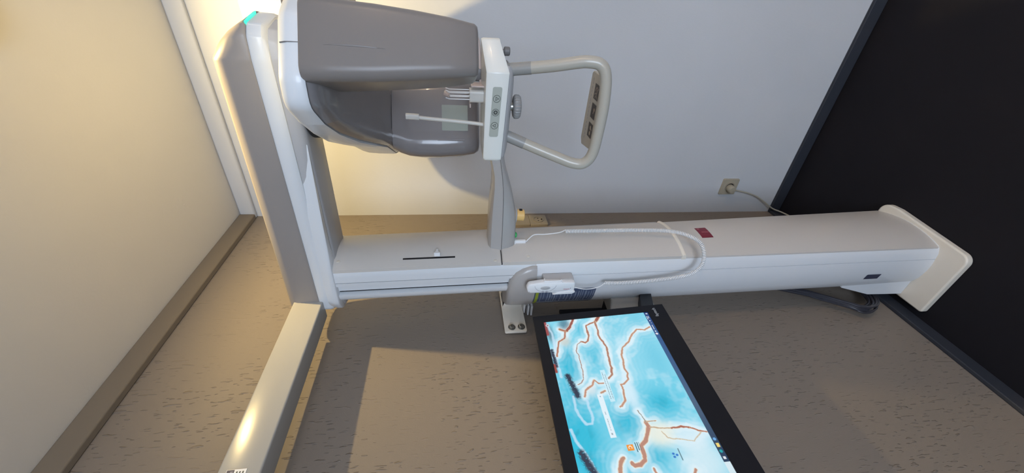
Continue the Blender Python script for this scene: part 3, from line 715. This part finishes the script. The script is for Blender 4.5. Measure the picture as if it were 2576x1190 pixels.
obj('rear_housing', mrect(.004, .004, W_-.004, H_-.004, -.040, -.0125, .006), 'black', MO, smooth=30, bevel=.004)
# on-screen picture
SA0, SA1, SB0, SB1 = .0235, W_-.0255, .026, .309
VE = {'A': ([(76, 294), (85, 278), (80, 258), (94, 241), (120, 222), (135, 202), (155, 193), (173, 191), (194, 187), (209, 189), (225, 184), (235, 171), (236, 164), (244, 166), (263, 162), (274, 161), (287, 150), (289, 145)], 2.4, (196, 140, 112)),
'B0': ([(18, 178), (39, 161)], 5.2, (150, 72, 56)), 'B': ([(39, 161), (49, 134), (67, 132), (86, 131), (102, 124), (107, 117), (101, 108)], 2.6, (170, 104, 82)),
'Bt': ([(101, 108), (111, 96), (129, 88), (139, 91), (164, 90), (186, 90), (210, 86), (221, 78), (224, 70)], .9, (150, 120, 120)),
'B2': ([(39, 159), (68, 159), (89, 155), (110, 161), (127, 165), (150, 161), (173, 158), (190, 158), (206, 153), (217, 143)], 2.6, (172, 112, 90)),
'C0': ([(20, 106), (48, 91), (63, 77), (54, 63)], 4.6, (146, 64, 52)), 'C1': ([(63, 77), (54, 63)], 2.0, (160, 80, 60)),
'C': ([(65, 75), (85, 69), (95, 52), (121, 44), (139, 39)], 2.8, (176, 108, 86)),
'D': ([(217, 108), (230, 101), (240, 83), (256, 77)], 2.6, (198, 138, 112)), 'D2': ([(217, 109), (227, 116), (227, 128)], 1.6, (190, 132, 110)), 'D3': ([(251, 115), (247, 125)], 2.4, (190, 140, 115)),
'E': ([(329, 185), (339, 187), (354, 179), (366, 170), (376, 157), (391, 157), (402, 155), (409, 143), (409, 132), (404, 129)], 5.2, (190, 132, 110)),
'E2': ([(393, 116), (402, 108), (424, 100)], 4.6, (192, 136, 112)), 'E3': ([(328, 188), (328, 205)], 1.2, (190, 160, 130)), 'E4': ([(340, 190), (344, 208), (348, 230)], 1.2, (198, 168, 132)),
'E5': ([(348, 230), (346, 251), (351, 267)], 2.2, (168, 88, 64)), 'E6': ([(351, 267), (359, 282), (363, 296)], 1.4, (180, 100, 74)), 'E7': ([(352, 208), (366, 215), (372, 240), (378, 262), (362, 285)], .6, (205, 190, 160)),
'th': ([(301, 178), (316, 182), (329, 185)], .8, (120, 130, 130)), 'F': ([(430, 240), (450, 225), (470, 232), (505, 210)], 3, (190, 132, 110)), 'G': ([(420, 165), (450, 172), (480, 140), (520, 150)], 3, (190, 132, 110))}
WH = [[(253, 53), (282, 51), (307, 58), (319, 64), (319, 77), (307, 82), (282, 80), (267, 79)], [(327, 31), (354, 36), (378, 49), (410, 58), (440, 80)], [(32, 32), (65, 40), (111, 41), (156, 36), (200, 38)]]
def vnoise(X, Yy, s, seed):
    r = np.random.RandomState(seed).rand(64, 64); x, y = X/s % 63, Yy/s % 63
    i, j = np.floor(x).astype(int), np.floor(y).astype(int); fx, fy = x-i, y-j; fx = fx*fx*(3-2*fx); fy = fy*fy*(3-2*fy)
    return (r[j, i]*(1-fx)+r[j, i+1]*fx)*(1-fy)+(r[j+1, i]*(1-fx)+r[j+1, i+1]*fx)*fy
def screen_pic(X, Yy):
    x = X*1000+23.5; y = Yy*1000+26
    wob = (vnoise(x, y, 9, 1)-.5)*2.2+(vnoise(x, y, 3, 11)-.5)*1.0; wob2 = (vnoise(x, y, 9, 2)-.5)*2.2+(vnoise(x, y, 3, 12)-.5)*1.0
    xw, yw = x+wob, y+wob2
    n1 = .5*vnoise(x+y*.4, y, 34, 3)+.3*vnoise(x+y*.5, y*1.3, 15, 4)+.2*vnoise(x, y, 6, 5)
    c = np.zeros(x.shape+(3,))+srgb((118, 208, 232))
    cy = np.zeros(x.shape)
    for px, py, rx, ry, k in ((161, 66, 52, 26, 1), (60, 118, 20, 15, .8), (355, 45, 100, 45, 1), (325, 150, 40, 40, .95), (250, 60, 60, 40, .8), (150, 125, 35, 22, .5), (180, 270, 70, 26, .35), (290, 235, 34, 42, .75), (398, 172, 26, 30, .9), (420, 130, 30, 20, .8), (60, 270, 60, 30, .35), (45, 190, 40, 30, .3), (480, 100, 60, 60, .9)):
        cy = np.maximum(cy, k*np.exp(-(((xw-px)/rx)**2+((yw-py)/ry)**2)))
    c = mixc(c, srgb((6, 182, 214)), np.clip(cy*1.25, 0, 1)*.92)
    c = mixc(c, srgb((0, 150, 180)), np.clip(cy-.55, 0, 1)*1.3*sstep(.45, .75, vnoise(xw+yw*.6, yw*1.4, 20, 21)))
    hal = np.full(x.shape, 1e9)
    for k, (P, w, col) in VE.items(): hal = np.minimum(hal, seg_dist(xw, yw, P)-w)
    hc = np.clip(hal+(vnoise(x, y, 14, 31)-.5)*6, 0, None); white = np.exp(-hc/7.5)*(1.0+.0*hc)+.30*np.exp(-hc/20)*(.5+.5*np.cos(hc*.62+vnoise(x, y, 30, 33)*5))
    c = mixc(c, srgb((214, 238, 248)), np.clip(white+.30*sstep(.46, .72, n1)*(1-cy)+.10*(x < 230)*(y > 150), 0, 1))
    for px, py, rx, ry, col, k in ((356, 205, 26, 34, (232, 236, 224), .95), (372, 262, 30, 36, (214, 236, 246), .9), (254, 178, 45, 14, (212, 236, 248), .9), (96, 68, 16, 14, (200, 206, 200), .8), (240, 95, 16, 14, (214, 228, 234), .8), (420, 262, 40, 50, (216, 236, 244), .8), (120, 205, 26, 14, (190, 230, 245), .6), (38, 78, 22, 16, (52, 96, 120), .75), (66, 36, 30, 9, (84, 110, 124), .8)):
        c = mixc(c, srgb(col), k*np.exp(-(((xw-px)/rx)**2+((yw-py)/ry)**2)**1.6))
    for P in WH: c = mixc(c, srgb((196, 226, 246)), (1-sstep(1.2, 4.2, seg_dist(xw, yw, P)))*.75)
    # dark scrub
    for P, w in (([(120, 30), (168, 32)], 6.5), ([(198, 52), (252, 63)], 9.5), ([(376, 40), (414, 54)], 11)):
        d = seg_dist(x, y, P); c = mixc(c, srgb((38, 48, 70)), (1-sstep(w*.3, w*1.2, d))*sstep(.36, .52, (vnoise(x, y, 2.3, 8)*.5+vnoise(x, y, 1.2, 18)*.5)*.6+.4*(1-d/w/1.5)))
    c = mixc(c, srgb((150, 66, 66)), 1-sstep(3, 8, seg_dist(x, y, [(26, 27), (66, 28)])))
    c = mixc(c, srgb((150, 66, 56)), 1-sstep(2, 5, seg_dist(x, y, [(164, 27), (184, 29)])))
    for k, (P, w, col) in VE.items():
        w = w*.82; col = tuple(int(.78*v+.22*t) for v, t in zip(col, (166, 150, 146)))
        d = seg_dist(xw, yw, P); c = mixc(c, srgb((236, 214, 178)), (1-sstep(w, w+1.3, d))*.75)
        c = mixc(c, srgb(col), 1-sstep(w*.75, w*.75+.9, d))
    def R(x0, y0, x1, y1, col, a=1.0):
        nonlocal c
        m_ = ((x >= x0) & (x <= x1) & (y >= y0) & (y <= y1)).astype(float)*a; c = mixc(c, srgb(col), m_)
    R(254, 104, 353, 116, (226, 240, 248), .96); R(192, 129, 275, 139.5, (214, 240, 250), .7)
    rs = np.random.RandomState(5)
    for yy, x0, x1 in ((131.5, 199, 268), (136.3, 205, 268)):
        q = x0
        while q < x1: l = rs.uniform(1.5, 5); R(q, yy, min(q+l, x1), yy+1.3, (60, 90, 110)); q += l+1.2
    q = 312
    while q < 336: l = rs.uniform(1.5, 4); R(q, 109.3, q+l, 110.6, (120, 140, 155)); q += l+1.2
    R(296, 109.3, 303, 110.6, (120, 140, 155)); R(343, 108, 347, 111, (150, 165, 175)); R(258, 109, 261, 111, (130, 160, 180))
    # round help mark in the corner
    d = np.hypot(x-36, y-34); c = mixc(c, srgb((225, 228, 235)), 1-sstep(4.0, 4.8, d)); c = mixc(c, srgb((110, 80, 100)), (1-sstep(2.4, 2.9, d))*(1-(np.hypot(x-36, y-34) < 1.1)))
    # desktop icons
    R(370, 130, 382, 142, (238, 148, 48)); d = np.hypot(x-376, y-136); c = mixc(c, srgb((250, 240, 225)), ((d > 2.2) & (d < 3.8) & (x < 378)).astype(float))
    for yy in (146.5, 150.5, 154.0): R(367, yy, 386 if yy < 150 else 383, yy+1.8, (46, 110, 130))
    for px, py in ((397, 212), (403, 212), (400, 218)): c = mixc(c, srgb((50, 120, 200)), 1-sstep(2.0, 2.8, np.hypot(x-px, y-py)))
    R(388, 223, 411, 225.6, (96, 128, 140))
    # task bar
    m_ = (y > 297.3) & (x < 423); tcol = np.stack([np.interp(x, [23, 90, 300, 423], v) for v in ((28, 40, 70, 34), (58, 84, 94, 58), (118, 140, 122, 88))], -1)/255.0
    c = np.where(m_[..., None], np.where(tcol > .04045, ((tcol+.055)/1.055)**2.4, tcol/12.92), c)
    for x0, x1, y0, y1 in ((27, 31, 301, 306), (38, 50, 299.5, 301.2), (38, 46, 303.2, 305), (53, 57, 301, 304), (62, 64, 302, 304), (70, 86, 301, 303.5), (90, 95, 301, 304.5)): R(x0, y0, x1, y1, (205, 215, 228))
    for px, col in ((101, (235, 225, 232)), (379, (110, 170, 225)), (403, (30, 165, 170))): c = mixc(c, srgb(col), 1-sstep(2.8, 3.4, np.hypot(x-px, y-303)))
    R(387, 300, 395, 306, (238, 212, 120)); R(413, 300.5, 418, 305.5, (225, 230, 235)); R(423, 297.3, 560, 310, (222, 234, 240), .8)
    return c
SF = frame(MF(SA0, SB0, -.0015), h_, -v_, n_)
picture_plate('screen', SF, SA1-SA0, SB1-SB0, 505, 284, screen_pic, 'screen', MO)
obj('rear_screen_plate', mrect(SA0-.002, SB0-.002, SA1+.002, SB1+.002, -.012, -.004), 'black', bezel, smooth=0)
# maker's lettering on the lower bezel
tcu = bpy.data.curves.new('logo', 'FONT'); tcu.body = 'faytech'; tcu.size = .0125; tcu.extrude = .0002; tcu.align_x = 'RIGHT'
to = bpy.data.objects.new('logo_tmp', tcu); C.objects.link(to)
bpy.context.view_layer.update()
dg = bpy.context.evaluated_depsgraph_get(); tme = bpy.data.meshes.new_from_object(to.evaluated_get(dg)); bpy.data.objects.remove(to); bpy.data.curves.remove(tcu)
bm = bmesh.new(); bm.from_mesh(tme); bpy.data.meshes.remove(tme)
mx = max(v.co.x for v in bm.verts); mn = min(v.co.x for v in bm.verts); kx_ = .031/(mx-mn)
for v in bm.verts:
    a, b, c = v.co; v.co = MF(.0125-(a-mx)*kx_, .3325-b*1.0, .0002+c)
obj('maker_logo', bm, 'silver', bezel, smooth=0)

MA = thing('monitor_wall_arm', 'grey swivel arm and black mount holding the monitor, behind the white column', 'monitor arm', (-.66, -.01, 1.12))
obj('wall_rail', Box((-.672, -.014, .985), (-.632, -.002, 1.285)), 'black', MA, bevel=.002)
obj('rail_edge', Box((-.690, -.008, 1.235), (-.684, -.002, 1.33)), 'cablecol', MA, smooth=0)
obj('swing_arm', prism(rpoly([(-.66, 1.02), (-.62, 1.145), (-.70, 1.150), (-.86, 1.212), (-1.09, 1.265), (-1.10, 1.19), (-.80, 1.02)], .01, 3), -.118, -.060, 'y'), 'armgrey', MA, bevel=.006)
obj('rail_block', Box((-.672, -.10, 1.05), (-.635, -.010, 1.14)), 'black', MA, bevel=.003)
obj('tilt_mount', loft([[(-.66, -.085, 1.002), (-.66, -.085, 1.040), (-.66, -.112, 1.040), (-.66, -.112, 1.002)], [(-.815, -.160, 1.080), (-.815, -.160, 1.118), (-.815, -.190, 1.118), (-.815, -.190, 1.080)]]), 'black', MA, bevel=.002)
pm = MF(.276, .18, -.060)
obj('tilt_plate', mrect(.226, .13, .326, .23, -.060, -.041), 'black', MA, bevel=.002)
obj('arm_head', tube([(-1.085, -.10, 1.235), tuple(MF(.276, .18, -.056))], .018, 16), 'black', MA)

# ------------------------------------------------------------------ sockets, plug, cables, lamp
def schuko(o_, F, w=.080, m='ivory'):
    bm = bmesh.new()
    r_ = rpoly([(-w/2, -w/2), (w/2, -w/2), (w/2, w/2), (-w/2, w/2)], .004, 3); n = 32
    obj('faceplate', loft([[F(a, b, 0) for a, b in r_], [F(a, b, .008) for a, b in r_], [F(a*.97, b*.97, .010) for a, b in r_]]), m, o_, smooth=40)
SR = thing('wall_socket', 'ivory single wall socket with plug in, low on white wall', 'socket', (0, -.143, .327))
FW = frame((0, -.143, .327), (0, 1, 0), (0, 0, 1), (-1, 0, 0)); schuko(SR, FW)
obj('socket_well', ring_mark(FW, 0, 0, .0195, .0235, .0085, .0118, 32), 'ivoryshade', SR, smooth=40)
obj('well_floor', lathe([(.0101, .0200), (.0104, .0200)], (0, -.143, .327), (-1, 0, 0), 28), 'slot', SR)
PG = thing('power_plug', 'round ivory plug and cream cord running down behind the column', 'plug', (-.011, -.143, .327))
obj('plug_body', lathe([(.010, .0175), (.024, .0185), (.036, .0175), (.040, .015), (.041, 0)], (0, -.140, .327), (-1, 0, 0), 28), 'ivory', PG)
obj('power_cord', tube(catmull([(-.028, -.138, .312), (-.026, -.131, .285), (-.022, -.115, .220), (-.018, -.088, .152), (-.026, -.045, .080), (-.032, -.030, .050), (-.055, -.026, .022), (-.12, -.030, .008), (-.25, -.034, .006), (-.42, -.07, .006)], 8), .0036, 10), 'cord', PG)
DS = thing('double_wall_socket', 'ivory two gang wall socket on brown wall behind the column', 'socket', (-.068, 0, 1.29))
for i, zc in enumerate((1.252, 1.3315)):
    FD = frame((-.068, 0, zc), (1, 0, 0), (0, 0, 1), (0, -1, 0)); schuko(DS, FD, .0795, 'ivoryshade')
    if i == 0:
        obj('socket_well', ring_mark(FD, 0, 0, .0195, .024, .0085, .0125, 32), 'ivoryshade', DS, smooth=40)
        obj('well_floor', lathe([(.0101, .0200), (.0104, .0200)], (-.068, 0, zc), (0, -1, 0), 28), 'ivoryshade', DS)
        bm = bmesh.new(); lathe([(.0104, .003), (.0108, .003)], FD(-.0095, 0, 0), (0, -1, 0), 14, bm); lathe([(.0104, .003), (.0108, .003)], FD(.0095, 0, 0), (0, -1, 0), 14, bm); rect(FD, -.003, -.018, .003, -.013, .0104, .013, bm)
        obj('contact_holes', bm, 'slot', DS)
CB = bmesh.new(); rnd = random.Random(9)
for k in range(9):
    o1 = rnd.uniform(-.016, .016); o2 = rnd.uniform(-.02, .02); oy = rnd.uniform(-.012, .02)
    tube(catmull([(-.60+o1*.4, -.046+oy*.3, .46+o2), (-.628+o1*.5, -.045+oy*.4, .385+o2), (-.655+o1*.7, -.043+oy*.5, .325), (-.690+o1, -.040+oy*.6, .262+o1), (-.712+o1, -.038+oy*.6, .215+o2*.6), (-.712+o1*.8, -.037+oy*.6, .175+o2), (-.690+o1*.6, -.037+oy*.5, .140+o2), (-.650, -.038+oy*.5, .12+o2), (-.60, -.04+oy*.4, .12+o2)], 6), rnd.choice((.0035, .0045, .0055)), 8, CB)
cbo = obj('cable_bundle', CB, 'cablecol', None, smooth=70); tag(cbo, 'bundle of dark cables looped behind the foot of the column', 'cables')
LX, LY = -.626, -.828
CLT = thing('ceiling_downlight', 'small round warm ceiling lamp above the x-ray machine', 'ceiling lamp', (LX, LY, HC))
rb = bmesh.new(); seg = 40
prof = [(.044, HC-.0005), (.046, HC-.010), (.050, HC-.019), (.056, HC-.020), (.070, HC-.012), (.076, HC-.004), (.077, HC-.0005)]
R = [[rb.verts.new((LX+r*math.cos(2*math.pi*k/seg), LY+r*math.sin(2*math.pi*k/seg), z)) for k in range(seg)] for r, z in prof]
for i in range(len(R)-1):
    for k in range(seg): rb.faces.new((R[i][k], R[i][(k+1) % seg], R[i+1][(k+1) % seg], R[i+1][k]))
obj('lamp_ring', rb, 'bright', CLT, smooth=60)
obj('lamp_lens', lathe([(.0002, .043), (.0010, .043), (.0012, 0)], (LX, LY, HC), (0, 0, -1), 32), 'lamp', CLT)

PEN = (-1.25, -2.75, 1.95)  # unseen pendant, added as warm fill for the faces turned to the room
PL = thing('added_fill_lamp', 'added round fill lamp of milky glass, hanging unseen behind the camera', 'fill lamp', (PEN[0], PEN[1], HC))
obj('lamp_cord', tube([(PEN[0], PEN[1], HC), (PEN[0], PEN[1], 2.2), (PEN[0], PEN[1], PEN[2]+.13)], .003, 8), 'bright', PL)
obj('ceiling_rose', lathe([(0, .05), (.02, .045), (.03, .01)], (PEN[0], PEN[1], HC), (0, 0, -1), 24), 'bright', PL)
M['milk'] = mat('fill_lamp_glass', (.9, .88, .82), .3, emit=(1, .84, .62), es=2.0)
obj('glass_shade', lathe([(-.13, .04), (-.12, .075), (-.07, .122), (0, .14), (.07, .122), (.105, .09)], PEN, (0, 0, -1), 32, cap=False), 'milk', PL)
# ------------------------------------------------------------------ light
def light(name, kind, loc, energy, col, **kw):
    l = bpy.data.lights.new(name, kind); l.energy = energy; l.color = col
    for k, v in kw.items(): setattr(l, k, v)
    o = bpy.data.objects.new(name, l); C.objects.link(o); o.location = loc; return o
EL, EW, EA = 55.0, 73.0, 120.0
CL, CW, CA = (1, .73, .30), (.68, .81, 1.0), (1, .68, .40)
dl = light('downlight_glow', 'SPOT', (LX, LY, HC-.0135), EL, CL, shadow_soft_size=.010, spot_size=math.radians(165), spot_blend=1.0)
dl.rotation_euler = Vector((.42, .38, -.8)).to_track_quat('-Z', 'Y').to_euler()
wl = light('window_daylight', 'AREA', (XB-.005, (WY0+WY1)/2, (WZ0+WZ1)/2), EW, CW, shape='RECTANGLE', size=WY1-WY0-.1, size_y=WZ1-WZ0-.1)
wl.rotation_euler = (math.radians(90), 0, math.radians(-90))
light('added_fill_glow', 'POINT', PEN, EA, CA, shadow_soft_size=.14)  # added warm fill light inside the unseen pendant
w = bpy.data.worlds.new('world'); bpy.context.scene.world = w; w.use_nodes = True
bg = w.node_tree.nodes['Background']; bg.inputs['Color'].default_value = (.62, .78, 1, 1); bg.inputs['Strength'].default_value = .8

# ------------------------------------------------------------------ camera
cam = bpy.data.cameras.new('camera'); co = bpy.data.objects.new('camera', cam); C.objects.link(co)
cam.sensor_width = 36; cam.sensor_fit = 'HORIZONTAL'; cam.lens = 1005.68255/2576*36; cam.clip_start = .02
yaw, pitch, roll = 6.08189024e-01, -1.44846720e-01, -1.78343743e-02
f = Vector((math.cos(yaw)*math.cos(pitch), math.sin(yaw)*math.cos(pitch), math.sin(pitch))); r = Vector((math.sin(yaw), -math.cos(yaw), 0)); u = r.cross(f)
r2 = r*math.cos(roll)+u*math.sin(roll); u2 = -r*math.sin(roll)+u*math.cos(roll)
# the phone was held on its side: picture right = world down, picture up = the scene's right
X_, Y_ = -u2, r2
mw = Matrix((X_, Y_, -f)).transposed().to_4x4(); mw.translation = Vector((-1.55331523, -.953899001, 1.62791285))
co.matrix_world = mw
sc = bpy.context.scene; sc.camera = co
sc.view_settings.view_transform = 'Standard'; sc.view_settings.look = 'None'; sc.view_settings.gamma = 1.0; sc.view_settings.exposure = 0.0
sc.view_settings.use_curve_mapping = False
